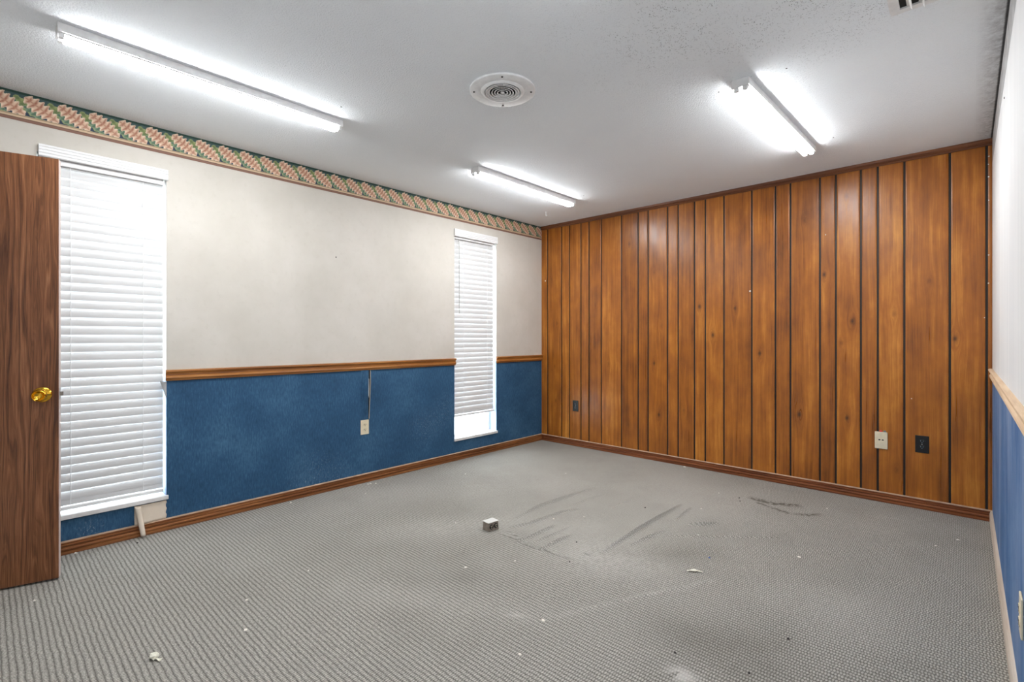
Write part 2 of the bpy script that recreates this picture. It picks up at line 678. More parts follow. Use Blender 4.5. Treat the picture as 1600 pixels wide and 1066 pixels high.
n_mid = fnoise(X * 5, Y * 5, 11)
n_fine = fnoise(X * 16, Y * 16, 21)
n_big = fnoise(X * 1.6, Y * 1.6, 31)
n_grit = fnoise(X * 60, Y * 60, 71, 2)
dusty += 0.22 * np.clip((n_big - 0.45) * 2.2, 0, 1) * (0.3 + 1.2 * n_grit)
dusty += 0.42 * blob(2.24, 2.28, 0.30, 0.20, 0.5) * (0.2 + 1.2 * n_grit)
dusty += 0.4 * blob(1.25, 2.00, 0.40, 0.16, 0.9) * (0.2 + 1.2 * n_grit)
dusty += 1.4 * blob(2.852, 1.654, 0.045, 0.035) * (n_fine > 0.42)
dusty += 0.8 * blob(2.187, 1.537, 0.04, 0.015, 0.6) * n_fine
dusty += 0.5 * blob(0.35, 2.0, 0.3, 0.5) * n_mid
d_, _ = seg_dist(X, Y, [(1.43, 1.15), (2.19, 1.54)])
dusty += 0.22 * np.exp(-(d_ / 0.09) ** 2) * n_grit
d_, _ = seg_dist(X, Y, [(2.30, 1.62), (2.673, 2.388)])
dusty += 0.3 * np.exp(-(d_ / 0.018) ** 2) * n_grit
dark += 0.35 * blob(2.80, 1.88, 0.20, 0.14)
dark += 0.40 * blob(3.05, 1.95, 0.35, 0.25) * n_mid
dark += 0.30 * blob(1.75, 1.72, 0.35, 0.18, 0.4) * n_mid
dark += 0.30 * blob(2.42, 2.55, 0.22, 0.10, 0.9)
for pts, w_, a_ in (([(2.438, 3.824), (2.500, 3.805), (2.594, 3.799), (2.703, 3.864)], 0.028, 1.3),
                    ([(2.50, 3.74), (2.569, 3.706), (2.707, 3.663), (2.812, 3.697)], 0.018, 1.0),
                    ([(2.80, 3.70), (2.86, 3.78)], 0.02, 0.8),
                    ([(1.532, 2.105), (1.80, 2.09), (2.036, 2.115)], 0.006, 0.35)):  # last one: thin dark line beside the front ridge
    d_, _ = seg_dist(X, Y, pts)
    dark += a_ * np.exp(-(d_ / (w_ * (0.5 + n_fine))) ** 2) * np.clip(2.6 * n_grit - 0.6, 0, 1.3)
dark += 0.16 * np.clip((n_mid - 0.5) * 2, 0, 1) * (0.4 + 1.2 * n_grit)
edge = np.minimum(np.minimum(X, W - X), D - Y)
dark += 0.25 * np.exp(-(edge / 0.03) ** 2) * n_fine  # darker close to the left, right and back walls
# pile crushed flat towards the back left half of the room
flat = np.clip(1.15 * np.exp(-(np.maximum(0, np.hypot((X - 1.35) / 1.15, (Y - 3.35) / 1.25) - 0.62) / 0.32) ** 2) * (0.75 + 0.4 * n_big), 0, 1)
flat = np.maximum(flat, np.clip(1.2 * blob(1.85, 2.75, 0.40, 0.62), 0, 1))
flat = flat * (0.55 + 0.5 * fnoise(X * 9, Y * 9, 81)) * 0.95
flat *= np.where(Y < 2.12, np.clip(1 - (2.12 - Y) / 0.03, 0, 1) * 0.8 + 0.2 * (X < 1.3), 1)
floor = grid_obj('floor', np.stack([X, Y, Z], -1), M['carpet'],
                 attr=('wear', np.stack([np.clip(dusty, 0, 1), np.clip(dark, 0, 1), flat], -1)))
struct(floor, 'worn grey woven loop carpet covering the whole floor', 'floor')

# ------------------------------------------------------------------ ceiling
b = MB()
b.box(-0.14, Y0 - 0.1, H, W + 0.1, D + 0.1, H + 0.08)
ceiling = b.build('ceiling', M['ceiling'])
struct(ceiling, 'grey-white textured ceiling with mildew specks', 'ceiling')
holes = [(1.058, 1.345), (1.067, 3.661), (2.960, 3.668), (2.957, 2.576), (2.640, 2.587)]
for hx_, hy_ in holes:
    b = MB()
    b.lathe([(0, 0.006), (0.0012, 0.005), (0.0012, 0.0)], lambda h, u, v: (hx_ + 0.7 * u, hy_ + 0.7 * v, H - h), 10)
    b.build('screw_hole', M['dark_void'], ceiling)

# ------------------------------------------------------------------ left wall with two tall windows
HOLES = [(0.20, 0.770, 0.20, 2.15), (3.064, 3.632, 0.195, 2.17)]
RAIL = 0.93


def wall_left():
    b = MB()
    yb = sorted({Y0, D} | {h[0] for h in HOLES} | {h[1] for h in HOLES})
    zb = sorted({0, H, RAIL} | {h[2] for h in HOLES} | {h[3] for h in HOLES})
    for i in range(len(yb) - 1):
        for j in range(len(zb) - 1):
            yc, zc = (yb[i] + yb[i + 1]) / 2, (zb[j] + zb[j + 1]) / 2
            if any(h[0] < yc < h[1] and h[2] < zc < h[3] for h in HOLES):
                continue
            mi = 1 if zc < RAIL else 0
            b.quad((0, yb[i], zb[j]), (0, yb[i + 1], zb[j]), (0, yb[i + 1], zb[j + 1]), (0, yb[i], zb[j + 1]), mi)
            b.quad((-0.14, yb[i], zb[j]), (-0.14, yb[i], zb[j + 1]), (-0.14, yb[i + 1], zb[j + 1]), (-0.14, yb[i + 1], zb[j]), 4)
    for (a, c, z0, z1) in HOLES:
        for yy in (a, c):
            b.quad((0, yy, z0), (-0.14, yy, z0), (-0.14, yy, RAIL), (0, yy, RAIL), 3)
            b.quad((0, yy, RAIL), (-0.14, yy, RAIL), (-0.14, yy, z1), (0, yy, z1), 2)
        for zz in (z0, z1):
            b.quad((0, a, zz), (0, c, zz), (-0.14, c, zz), (-0.14, a, zz), 2)
    for yy in (Y0, D):
        b.quad((0, yy, 0), (-0.14, yy, 0), (-0.14, yy, H), (0, yy, H), 4)
    b.quad((0, Y0, 0), (0, D, 0), (-0.14, D, 0), (-0.14, Y0, 0), 4)
    b.quad((0, Y0, H), (0, D, H), (-0.14, D, H), (-0.14, Y0, H), 4)
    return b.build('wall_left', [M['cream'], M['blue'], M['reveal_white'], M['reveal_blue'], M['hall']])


wl = wall_left()
struct(wl, 'left wall with cream wallpaper above and blue wallpaper below', 'wall')

# printed border paper with oak leaves along the top of the left wall
BZ0, BZ1 = 2.288, 2.4385
yu = np.linspace(Y0, D - 0.002, 1950)
zv = np.linspace(BZ0, BZ1, 58)
U, V = np.meshgrid(yu, zv, indexing='ij')
v01 = V - BZ0
C3 = np.zeros(U.shape + (3,))


def col(*rgb):
    return np.array(lin(*rgb)[:3])


bgc = fnoise(U * 60, V * 60, 3)[..., None]
C3[:] = col(48, 70, 72) * (1 - bgc) + col(74, 98, 94) * bgc
low = np.clip((0.075 - v01) / 0.03, 0, 1)[..., None]
C3[:] = C3 * (1 - low) + (col(44, 58, 78) * 0.6 + col(70, 88, 104) * 0.4 * bgc) * low
top = (v01 > 0.138)[..., None]
C3[:] = np.where(top, col(30, 58, 50), C3)
PER, PH = 0.1287, 0.221


def leaf(C, cu, cv, L, Wd, ang, body, rim, vein, lobes, seed):
    du = (U - cu + PER / 2) % PER - PER / 2
    for off in (-PER, 0, PER):
        u = du + off
        v = V - cv
        s = (u * math.cos(ang) + v * math.sin(ang)) / L
        t = (-u * math.sin(ang) + v * math.cos(ang)) / Wd
        inside_s = np.abs(s) < 1
        ss = np.clip(s, -1, 1)
        ph = lobes * PI * ss - 1.2 * np.abs(t)
        half = (1 - ss ** 2) ** 0.5 * (0.84 + 0.20 * np.cos(ph * 1.0)) * (1.0 - 0.15 * ss)
        e = half - np.abs(t)
        m = inside_s & (e > 0)
        nz = fnoise(U * 140, V * 140, seed, 2)
        w_rim = np.clip(1 - e / 0.34, 0, 1)
        stripe = 0.5 + 0.5 * np.cos(2 * PI * lobes * 0.5 * (ss * 1.0 - 0.0) - 1.2 * np.abs(t) + 2.4 * np.abs(t))
        veins = np.clip(1.25 - 2.2 * stripe, 0, 1) * np.clip(np.abs(t) / 0.12, 0, 1)
        mid = np.clip(1 - np.abs(t) / 0.10, 0, 1)
        c = body * (0.86 + 0.28 * nz[..., None])
        lightf = np.clip((stripe - 0.55) * 2.0, 0, 1) * np.clip((np.abs(t) - 0.1) * 2.2, 0, 1)
        c = c * (1 - 0.7 * lightf[..., None]) + rim * 0.7 * lightf[..., None]
        c = c * (1 - 0.85 * veins[..., None]) + vein * 0.85 * veins[..., None]
        c = c * (1 - 0.8 * mid[..., None]) + vein * 0.8 * mid[..., None]
        c = c * (1 - 0.6 * w_rim[..., None]) + rim * 0.6 * w_rim[..., None]
        C[m] = c[m]


leaf(C3, PH - 0.058, 2.368, 0.066, 0.024, -0.80, col(132, 144, 92), col(160, 170, 122), col(96, 112, 74), 4.0, 9)
leaf(C3, PH - 0.036, 2.347, 0.042, 0.016, -0.62, col(110, 134, 108), col(140, 160, 134), col(74, 100, 84), 4.0, 10)
leaf(C3, PH, 2.371, 0.080, 0.041, -0.62, col(208, 172, 146), col(240, 222, 198), col(160, 98, 78), 7.0, 12)
st = v01
for lo, hi, c in ((0.0, 0.014, col(132, 98, 84)), (0.014, 0.0175, col(92, 66, 56)), (0.0175, 0.028, col(204, 178, 148)),
                  (0.028, 0.031, col(120, 90, 74)), (0.031, 0.034, col(190, 176, 140))):
    mm = (st >= lo) & (st < hi)
    C3[mm] = c
P = np.stack([np.full_like(U, 0.0012), U, V], -1)
bo = grid_obj('wallpaper_border', P, M['border'], parent=wl, attr=('print', C3))
bo['label'] = 'dark green border paper printed with pink oak leaves'

# ------------------------------------------------------------------ panelled back wall
grooves = [0.087, 0.286, 0.391, 0.543, 0.645, 0.799, 1.035, 1.219, 1.324, 1.523, 1.625, 1.778, 1.876, 2.037,
           2.263, 2.443, 2.552, 2.754, 2.857, 3.012, 3.112, 3.261, 3.498, 3.674]
knots = [(0.139, 1.832), (1.126, 2.101), (1.388, 1.794), (1.823, 1.449), (1.942, 1.193), (2.129, 1.422), (1.460, 1.283),
         (1.388, 0.926), (1.436, 0.439), (2.324, 1.041), (0.222, 1.329), (0.206, 0.464), (1.677, 0.507), (0.885, 0.908),
         (2.651, 2.088), (2.781, 1.653), (2.926, 2.220), (2.960, 1.294), (2.892, 1.132), (2.613, 0.568),
         (2.926, 0.574), (3.206, 1.340), (3.393, 1.558), (3.523, 1.165), (2.443, 0.698), (1.66, 0.98), (3.22, 0.24), (0.19, 0.85)]
strong = {(1.823, 1.449): 1.0, (1.942, 1.193): 1.0, (2.129, 1.422): 0.8, (1.388, 0.926): 0.9, (1.436, 0.439): 0.9, (2.324, 1.041): 1.0,
          (2.781, 1.653): 0.9, (2.960, 1.294): 0.9, (2.613, 0.568): 1.0, (2.926, 0.574): 0.9, (3.523, 1.165): 0.9, (1.126, 2.101): 0.5}
GW = 0.0062
b = MB()
b.box(-0.1, D + 0.006, 0, W + 0.1, D + 0.10, H, 1)
b.box(0.0, D + 0.004, 0, W, D + 0.006, H, 0)
wb = b.build('wall_back', [M['black_groove'], M['hall']])
struct(wb, 'back wall of dark-grooved orange-brown knotty wood panelling', 'wall')
rng = np.random.RandomState(4)
edges = [0.0] + grooves + [W]
PP, AA, FF = [], [], []
base = 0
for i in range(len(edges) - 1):
    xa = edges[i] + (GW if i > 0 else 0)
    xb = edges[i + 1] - (GW if i < len(edges) - 2 else 0)
    n = max(2, int((xb - xa) / 0.007))
    inner = np.linspace(xa + 0.0015, xb - 0.0015, n)
    cx = np.concatenate([[xa, xa], inner, [xb, xb]])
    cy = np.concatenate([[D + 0.005, D + 0.0015], np.full(n, D), [D + 0.0015, D + 0.005]])
    zz = np.linspace(0, H, 220)
    Xg, Zg = np.meshgrid(cx, zz, indexing='ij')
    Yg = np.repeat(cy[:, None], len(zz), 1)
    gx = Xg.copy()
    kn = np.zeros_like(Xg)
    for (kx, kz) in knots:
        if not (xa - 0.02 < kx < xb + 0.02):
            continue
        st = strong.get((kx, kz), 0.35)
        R = 0.012 + 0.010 * st
        dx, dz = Xg - kx, Zg - kz
        gx -= dx * R * R / (dx * dx + (0.33 * dz) ** 2 + R * R * 0.35) * 1.6
        kn += st * np.exp(-((dx ** 2 + (0.70 * dz) ** 2) / (0.0115 ** 2))) + 0.30 * st * np.exp(-((dx / 0.012) ** 2 + (dz / 0.05) ** 2))
        kn -= 0.0 * np.exp(-((dx / 0.05) ** 2 + (dz / 0.09) ** 2)) * (1 - np.exp(-((dx ** 2 + dz ** 2) / (0.016 ** 2))))
    gx += 0.020 * (fnoise(Xg * 4 + i * 3.7, Zg * 1.1 + i, 40 + i) - 0.5)
    tone = rng.rand()
    gx += i * 3.17
    A = np.stack([gx, np.clip(kn, 0, 1), np.full_like(gx, tone)], -1)
    PP.append(np.stack([Xg, Yg, Zg], -1).reshape(-1, 3))
    AA.append(A.reshape(-1, 3))
    nu, nv = Xg.shape
    idx = np.arange(nu * nv).reshape(nu, nv) + base
    FF.append(np.stack([idx[:-1, :-1], idx[1:, :-1], idx[1:, 1:], idx[:-1, 1:]], -1).reshape(-1, 4))
    base += nu * nv
PP, AA, FF = np.concatenate(PP), np.concatenate(AA), np.concatenate(FF)
me = bpy.data.meshes.new('wood_panelling')
me.vertices.add(len(PP))
me.vertices.foreach_set('co', PP.reshape(-1).astype(np.float32))
me.loops.add(FF.size)
me.loops.foreach_set('vertex_index', FF.reshape(-1).astype(np.int32))
me.polygons.add(len(FF))
me.polygons.foreach_set('loop_start', (np.arange(len(FF)) * 4).astype(np.int32))
me.update(calc_edges=True)
at = me.attributes.new('grain', 'FLOAT_COLOR', 'POINT')
cc = np.ones((len(PP), 4), np.float32)
cc[:, :3] = AA
at.data.foreach_set('color', cc.reshape(-1))
me.materials.append(M['panel'])
panel = bpy.data.objects.new('wood_panelling', me)
COL.objects.link(panel)
panel.parent = wb
panel['label'] = 'varnished random-width wood planks with black grooves'

# ------------------------------------------------------------------ right wall and near wall
b = MB()
for z0, z1, mi in ((0, RAIL, 1), (RAIL, 2.283, 0), (2.283, H, 2)):
    b.quad((W, Y0, z0), (W, D, z0), (W, D, z1), (W, Y0, z1), mi)
b.quad((W + 0.1, Y0, 0), (W + 0.1, D, 0), (W + 0.1, D, H), (W + 0.1, Y0, H), 3)
for yy in (Y0, D):
    b.quad((W, yy, 0), (W + 0.1, yy, 0), (W + 0.1, yy, H), (W, yy, H), 3)
for zz in (0, H):
    b.quad((W, Y0, zz), (W + 0.1, Y0, zz), (W + 0.1, D, zz), (W, D, zz), 3)
wr_ = b.build('wall_right', [M['white_wall'], M['blue_right'], M['strip'], M['hall']])
struct(wr_, 'right wall painted white above and streaky blue below', 'wall')

DX0, DX1, DZ = 0.135, 0.93, 2.045
b = MB()
b.box(0, Y0 - 0.1, 0, DX0, Y0, H)
b.box(DX1, Y0 - 0.1, 0, W, Y0, H)
b.box(DX0, Y0 - 0.1, DZ, DX1, Y0, H)
struct(b.build('wall_front', M['white_wall']), 'near wall with the doorway', 'wall')
b = MB()
b.box(-0.1, -1.8, -0.02, 1.2, Y0 - 0.1, 0.0)
b.box(-0.1, -1.8, H, 1.2, Y0 - 0.1, H + 0.05)
b.box(-0.14, -1.8, 0, -0.1, Y0 - 0.1, H)
b.box(1.2, -1.8, 0, 1.24, Y0 - 0.1, H)
b.box(-0.14, -1.84, 0, 1.24, -1.8, H)
struct(b.build('wall_hall', M['hall']), 'hallway walls beyond the open door', 'wall')

# ------------------------------------------------------------------ trim
base_prof = [(0, 0), (0.012, 0), (0.014, 0.003), (0.0145, 0.017), (0.008, 0.020), (0.008, 0.0235), (0.0155, 0.026), (0.0170, 0.032),
             (0.0155, 0.039), (0.008, 0.0415), (0.008, 0.0450), (0.0145, 0.0475), (0.0145, 0.054), (0.008, 0.0565), (0.008, 0.0595),
             (0.0130, 0.062), (0.0125, 0.067), (0.0, 0.0730)]


def baseboard(name, fn, t0, t1, mat, label, ledge):
    b = MB()
    b.prism(base_prof, fn, t0, t1, 0)
    n = len(base_prof)
    b.m[n - 2] = 1
    return struct(b.build(name, [mat, ledge]), label, 'baseboard')


baseboard('baseboard_left', lambda a, c, t: (a, t, c), Y0, D - 0.012, M['trim_y'],
          'brown grooved wood baseboard below the blue wallpaper', M['dust'])
baseboard('baseboard_back', lambda a, c, t: (t, D - a, c), 0.0, W, M['trim_x'],
          'brown grooved wood baseboard below the wood panelling', M['dust'])
b = MB()
b.prism([(0, 0), (0.013, 0), (0.014, 0.05), (0.010, 0.066), (0.005, 0.072), (0, 0.074)], lambda a, c, t: (W - a, t, c), Y0, D - 0.016)
struct(b.build('baseboard_right', M['pale_base']), 'pale whitewashed baseboard below the right blue wall', 'baseboard')

rail_prof = [(0, 0.908), (0.010, 0.909), (0.012, 0.913), (0.012, 0.917), (0.017, 0.921), (0.020, 0.927), (0.018, 0.934), (0.011, 0.941),
             (0.010, 0.950), (0.014, 0.956), (0.022, 0.960), (0.025, 0.965), (0.024, 0.971), (0.018, 0.974), (0, 0.975)]
b = MB()
b.prism(rail_prof, lambda a, c, t: (a, t, c), 0.764, 3.070)
struct(b.build('trim_1', M['rail_y']), 'brown moulded chair rail between the two windows', 'trim')
b = MB()
b.prism(rail_prof, lambda a, c, t: (a, t, c), 3.630, D)
struct(b.build('trim_2', M['rail_y']), 'short brown chair rail between the far window and panelling', 'trim')
b = MB()
b.prism(rail_prof, lambda a, c, t: (a, t, c), Y0, 0.196)
struct(b.build('trim_3', M['rail_y']), 'brown chair rail behind the open door', 'trim')
b = MB()
b.prism([(a * 0.8, c) for a, c in rail_prof], lambda a, c, t: (W - a, t, c), Y0, D - 0.001)
struct(b.build('trim_4', M['pale_y']), 'pale worn chair rail on the right wall', 'trim')
b = MB()
b.prism([(0, 2.398), (0.008, 2.398), (0.012, 2.406), (0.010, 2.416), (0.016, 2.424), (0.018, H - 0.0005), (0, H - 0.0005)],
        lambda a, c, t: (t, D - a, c), 0.002, W - 0.001)
struct(b.build('trim_5', M['crown']), 'thin dark wood trim along the top of the panelling', 'trim')

# ------------------------------------------------------------------ windows
def window(name, hole, label):
    y0, y1, z0, z1 = hole
    e = bpy.data.objects.new(name, None)
    COL.objects.link(e)
    e.location = (-0.105, (y0 + y1) / 2, z0)
    struct(e, label, 'window')
    off = Vector((0.105, -(y0 + y1) / 2, -z0))
    t = 0.026
    b = MB()
    xa, xb = -0.128, -0.095
    e0, e1, f0, f1 = y0 + 0.001, y1 - 0.001, z0 + 0.001, z1 - 0.001
    b.box(xa, e0, f0, xb, e0 + t, f1)
    b.box(xa, e1 - t, f0, xb, e1, f1)
    b.box(xa, e0 + t, f0, xb, e1 - t, f0 + t)
    b.box(xa, e0 + t, f1 - t, xb, e1 - t, f1)
    zm = (z0 + z1) / 2
    b.box(xa, e0 + t, zm - 0.015, xb, e1 - t, zm + 0.015)
    o = b.build('window_frame', M['aluminium'], e, 0.002)
    o.location = off
    b = MB()
    b.box(-0.112, e0 + t - 0.003, f0 + t - 0.003, -0.108, e1 - t + 0.003, zm - 0.012)
    b.box(-0.112, e0 + t - 0.003, zm + 0.012, -0.108, e1 - t + 0.003, f1 - t + 0.003)
    o = b.build('window_pane', M['glass'], e)
    o.location = off
    b = MB()
    b.box(-0.094, y0 + 0.001, z0 - 0.0, 0.0, y1 - 0.001, z0 + 0.014)
    b.box(0.0, y0 - 0.008, z0 - 0.011, 0.016, y1 + 0.008, z0 + 0.014)
    o = b.build('window_sill', M['sill_white'], e, 0.003)
    o.location = off
    return e


window('window_1', HOLES[0], 'tall narrow window behind the blind beside the door')
window('window_2', HOLES[1], 'tall narrow window behind the far blind near the panelling')

b = MB()
b.box(-14, -12, -0.25, -0.145, 16, -0.2)
struct(b.build('ground', M['exterior']), 'bright pale ground outside the windows', 'ground')

# ------------------------------------------------------------------ blinds
def blind(label, y0, y1, ztop, zfirst, pitch, zrail, val, wand):
    """local frame: x out from the wall, y along it, z up from the rail"""
    root = thing('window_blind', label, 'blind', (0, (y0 + y1) / 2, zrail), 0, 'white slatted blinds')
    yc = (y0 + y1) / 2
    L = lambda x, y, z: (x, y - yc, z - zrail)
    # valance: grooved strip standing just off the wall
    v0, v1, vz0, vz1 = val
    prof = [(-0.004, vz0), (0.016, vz0), (0.020, vz0 + 0.004), (0.020, vz0 + 0.012), (0.0165, vz0 + 0.016), (0.0205, vz0 + 0.020), (0.0205, vz0 + 0.028),
            (0.0165, vz0 + 0.032), (0.0205, vz0 + 0.036), (0.0205, vz0 + 0.044), (0.017, vz0 + 0.048), (0.020, vz0 + 0.052), (0.018, vz1), (-0.004 + 0.008, vz1)]
    prof = [(max(a, 0.006), c) for a, c in prof]
    b = MB()
    b.prism(prof, lambda a, c, t: L(a, t, c), v0, v1)
    b.build('valance', M['white_plastic'], root)
    b = MB()
    b.box(*L(-0.062, y0, ztop - 0.045), *L(-0.006, y1, ztop))
    b.build('headrail', M['white_metal'], root, 0.002)
    # slats, closed, room edge down, bowed into the room
    b = MB()
    tilt = math.radians(77)
    wd = 0.051
    zt = zfirst
    sag = random.Random(3)
    levels = []
    while zt > zrail + 0.030:
        levels.append(zt)
        zt -= pitch
    levels.append(zrail + 0.0225)
    for zt in levels:
        tl = tilt + sag.uniform(-0.03, 0.03)
        top, bot = [], []
        for k in range(7):
            s = (k / 6 - 0.5)
            crown = 0.0042 * (1 - 4 * s * s)
            # from the outer, upper edge to the room-side, lower edge
            ax, az = math.cos(tl), math.sin(tl)
            px = -0.030 + s * wd * ax + crown * az
            pz = zt + wd * 0.5 * math.sin(tl) - s * wd * az + crown * ax
            top.append((px, pz))
            bot.append((px - 0.0024 * az, pz - 0.0024 * ax))
        b.prism(top + bot[::-1], lambda a, c, t: L(a, t, c), y0, y1)
    b.build('slats', M['slat'], root, smooth=True)
    b = MB()
    b.prism([(-0.058, zrail), (-0.014, zrail), (-0.010, zrail + 0.004), (-0.010, zrail + 0.016), (-0.014, zrail + 0.020), (-0.058, zrail + 0.020)],
            lambda a, c, t: L(a, t, c), y0, y1)
    b.build('bottom_rail', M['white_plastic'], root)
    for fy in (0.235, 0.82):
        yy = y0 + (y1 - y0) * fy
        b = MB()
        b.tube([L(-0.0165, yy, ztop - 0.04), L(-0.0165, yy, zrail + 0.018)], 0.0013, 6)
        b.build('ladder_cord', M['cord'], root)
    if wand:
        yy = y0 + 0.052
        b = MB()
        b.tube([L(-0.012, yy, ztop - 0.04), L(0.000, yy, ztop - 0.08), L(0.004, yy, 1.405)], 0.0035, 8)
        b.build('tilt_wand', M['wand'], root)
    return root


blind('tall white slatted blind beside the open door, lowered to the sill', 0.206, 0.757, 2.145, 2.091, 0.0475, 0.234,
      (0.207, 0.775, 2.128, 2.190), False)
blind('narrower-looking far white slatted blind with a tilt wand, stopping above its sill', 3.070, 3.612, 2.165, 2.122, 0.0477, 0.410,
      (3.056, 3.634, 2.138, 2.208), True)

# ------------------------------------------------------------------ open door
door = bpy.data.objects.new('door_1', None)
COL.objects.link(door)
door.location = (0.1504, -0.476, 0.0)
door.rotation_euler = (0, 0, -math.radians(15.6))
struct(door, 'open walnut veneer door with brass knob at far left', 'door')
DW = 0.762
b = MB()
b.box(-0.035, 0, 0.010, 0, DW, 2.036, 0)
leafo = b.build('door_leaf', [M['door'], M['door_edge']], door, 0.0015)
for p in leafo.data.polygons:
    if p.normal.y > 0.9:
        p.material_index = 1
b = MB()
prof = [(0, 0.035), (0.003, 0.036), (0.006, 0.034), (0.010, 0.024), (0.018, 0.0155), (0.028, 0.0145), (0.033, 0.019), (0.039, 0.0255), (0.047, 0.0285),
        (0.055, 0.0280), (0.061, 0.0250), (0.0625, 0.0225), (0.060, 0.0205), (0.053, 0.0155), (0.049, 0.008), (0.048, 0.0)]
b.lathe(prof, lambda h, u, v: (h, DW - 0.060 + u, 0.900 + v), 40)
b.build('door_knob', M['brass'], door, smooth=True)
b = MB()
b.box(-0.031, DW, 0.872, -0.004, DW + 0.0015, 0.928)
lp = b.build('latch_plate', M['steel'], door)
b = MB()
b.prism([(-0.025, DW + 0.0015), (-0.010, DW + 0.0015), (-0.010, DW + 0.006), (-0.025, DW + 0.012)], lambda a, c, t: (a, c, t), 0.891, 0.909)
b.build('latch_bolt', M['grey_metal'], lp)

# ------------------------------------------------------------------ ceiling lights
def light():
    root = thing('fluorescent_light', 'lit white twin-tube fluorescent strip light above the near blind, nearest the left wall', 'ceiling light',
                 (0.870, 0.823, H), 0, 'twin-tube fluorescent strip lights')
    Lh = 0.610
    b = MB()
    b.prism([(-0.040, -0.0012), (0.040, -0.0012), (0.040, -0.036), (-0.040, -0.036)],
            lambda a, c, t: (a, t, c), -Lh, Lh)
    b.build('housing', M['white_metal'], root)
    for sy in (-1, 1):
        b = MB()
        b.prism([(-0.0405, -0.0005), (0.0405, -0.0005), (0.0405, -0.037), (0.036, -0.040), (-0.036, -0.040), (-0.0405, -0.037)],
                lambda a, c, t: (a, t, c), sy * Lh, sy * (Lh + 0.003))
        b.build('end_cap', M['white_metal'], root)
    for sx in (-1, 1):
        xc, zc, rr, n = sx * 0.0200, -0.0445, 0.0128, 24
        b = MB()
        ya, yb = -Lh + 0.018, Lh - 0.018
        ring = [(xc + rr * math.sin(2 * PI * (k + 0.5) / n), zc - rr * math.cos(2 * PI * (k + 0.5) / n)) for k in range(n)]
        b.add([(x, ya, z) for x, z in ring] + [(x, yb, z) for x, z in ring], [])
        for k in range(n):
            k2 = (k + 1) % n
            zm = (ring[k][1] + ring[k2][1]) / 2
            b.f.append([k, k2, n + k2, n + k])
            b.m.append(0 if zm < zc + 0.0030 else 1)
        b.f += [list(range(n)), list(range(n, 2 * n))]
        b.m += [1, 1]
        b.build('tube', [M['tube'], M['white_plastic']], root, smooth=True)
        for sy in (-1, 1):
            b = MB()
            ya, yb = sorted((sy * (Lh - 0.018), sy * (Lh - 0.002)))
            b.box(xc - 0.011, ya, -0.056, xc + 0.011, yb, -0.034)
            b.build('lamp_holder', M['white_plastic'], root, 0.002)
    return root


f1 = light()
dup(f1, None, (0.897, 3.106, H), 0.0, 'lit white twin-tube fluorescent strip light in the far left corner by the small ceiling hook')
dup(f1, None, (2.787, 3.135, H), -0.034, 'lit white twin-tube fluorescent strip light on the right, pointing at the wood panelling')
dup(f1, None, (2.787, 0.823, H), 0.0, 'lit white twin-tube fluorescent strip light above the photographer, out of the photo')

# ------------------------------------------------------------------ round ceiling vent
root = thing('ceiling_vent', 'round white ceiling diffuser with concentric rings in the middle of the ceiling', 'vent', (1.838, 1.812, H))
b = MB()
b.lathe([(0.0005, 0.166), (0.009, 0.167), (0.012, 0.163), (0.010, 0.112), (0.016, 0.106), (0.018, 0.096), (0.0135, 0.0915), (0.010, 0.0915)],
        lambda h, u, v: (u, v, -h), 64)
b.build('flange', M['white_metal'], root, smooth=True)
b = MB()
b.lathe([(0.0095, 0.0925), (0.010, 0.0)], lambda h, u, v: (u, v, -h), 48)
b.build('duct_shade', M['dark_void'], root)  # dark disc standing in for the shade behind the rings
b = MB()
for r in (0.0835, 0.0690, 0.0545, 0.0400, 0.0255):
    b.lathe([(0.0125, r - 0.0030), (0.0150, r - 0.0034), (0.0175, r - 0.0005), (0.0180, r + 0.0030), (0.0165, r + 0.0030), (0.0125, r - 0.0030)],
            lambda h, u, v: (u, v, -h), 48)
b.lathe([(0.006, 0.010), (0.017, 0.011), (0.018, 0.0)], lambda h, u, v: (u, v, -h), 24)
b.box(-0.090, -0.0015, -0.0125, 0.090, 0.0015, -0.0102)
b.build('grille', M['white_metal'], root, smooth=True)
for k in range(4):
    a = math.radians(43 + 90 * k)
    cx_, cy_ = 0.146 * math.cos(a), 0.146 * math.sin(a)
    b = MB()
    b.lathe([(0.010, 0.0055), (0.0135, 0.005), (0.014, 0.0)], lambda h, u, v: (cx_ + u, cy_ + v, -h), 12)
    b.build('screw', M['dark_slot'], root)

# ------------------------------------------------------------------ ceiling register at the top edge of the picture
rx0, rx1, ry0, ry1 = 3.362, 3.640, 2.150, 2.425
root = thing('ceiling_register', 'white metal ceiling register with bent louvres, cut off by the photo top', 'vent',
             ((rx0 + rx1) / 2, (ry0 + ry1) / 2, H))
hw, hd = (rx1 - rx0) / 2, (ry1 - ry0) / 2
b = MB()
fw = 0.030
for (a0, a1, c0, c1) in ((-hw, hw, -hd, -hd + fw), (-hw, hw, hd - fw, hd), (-hw, -hw + fw, -hd + fw, hd - fw), (hw - fw, hw, -hd + fw, hd - fw)):
    b.box(a0, c0, -0.010, a1, c1, -0.0005)
b.build('frame', M['white_metal'], root, 0.0015)
b = MB()
b.box(-hw + fw, -hd + fw, -0.003, hw - fw, hd - fw, -0.001)
b.build('duct_shade', M['dark_void'], root)  # dark sheet standing in for the shaded opening behind the louvres
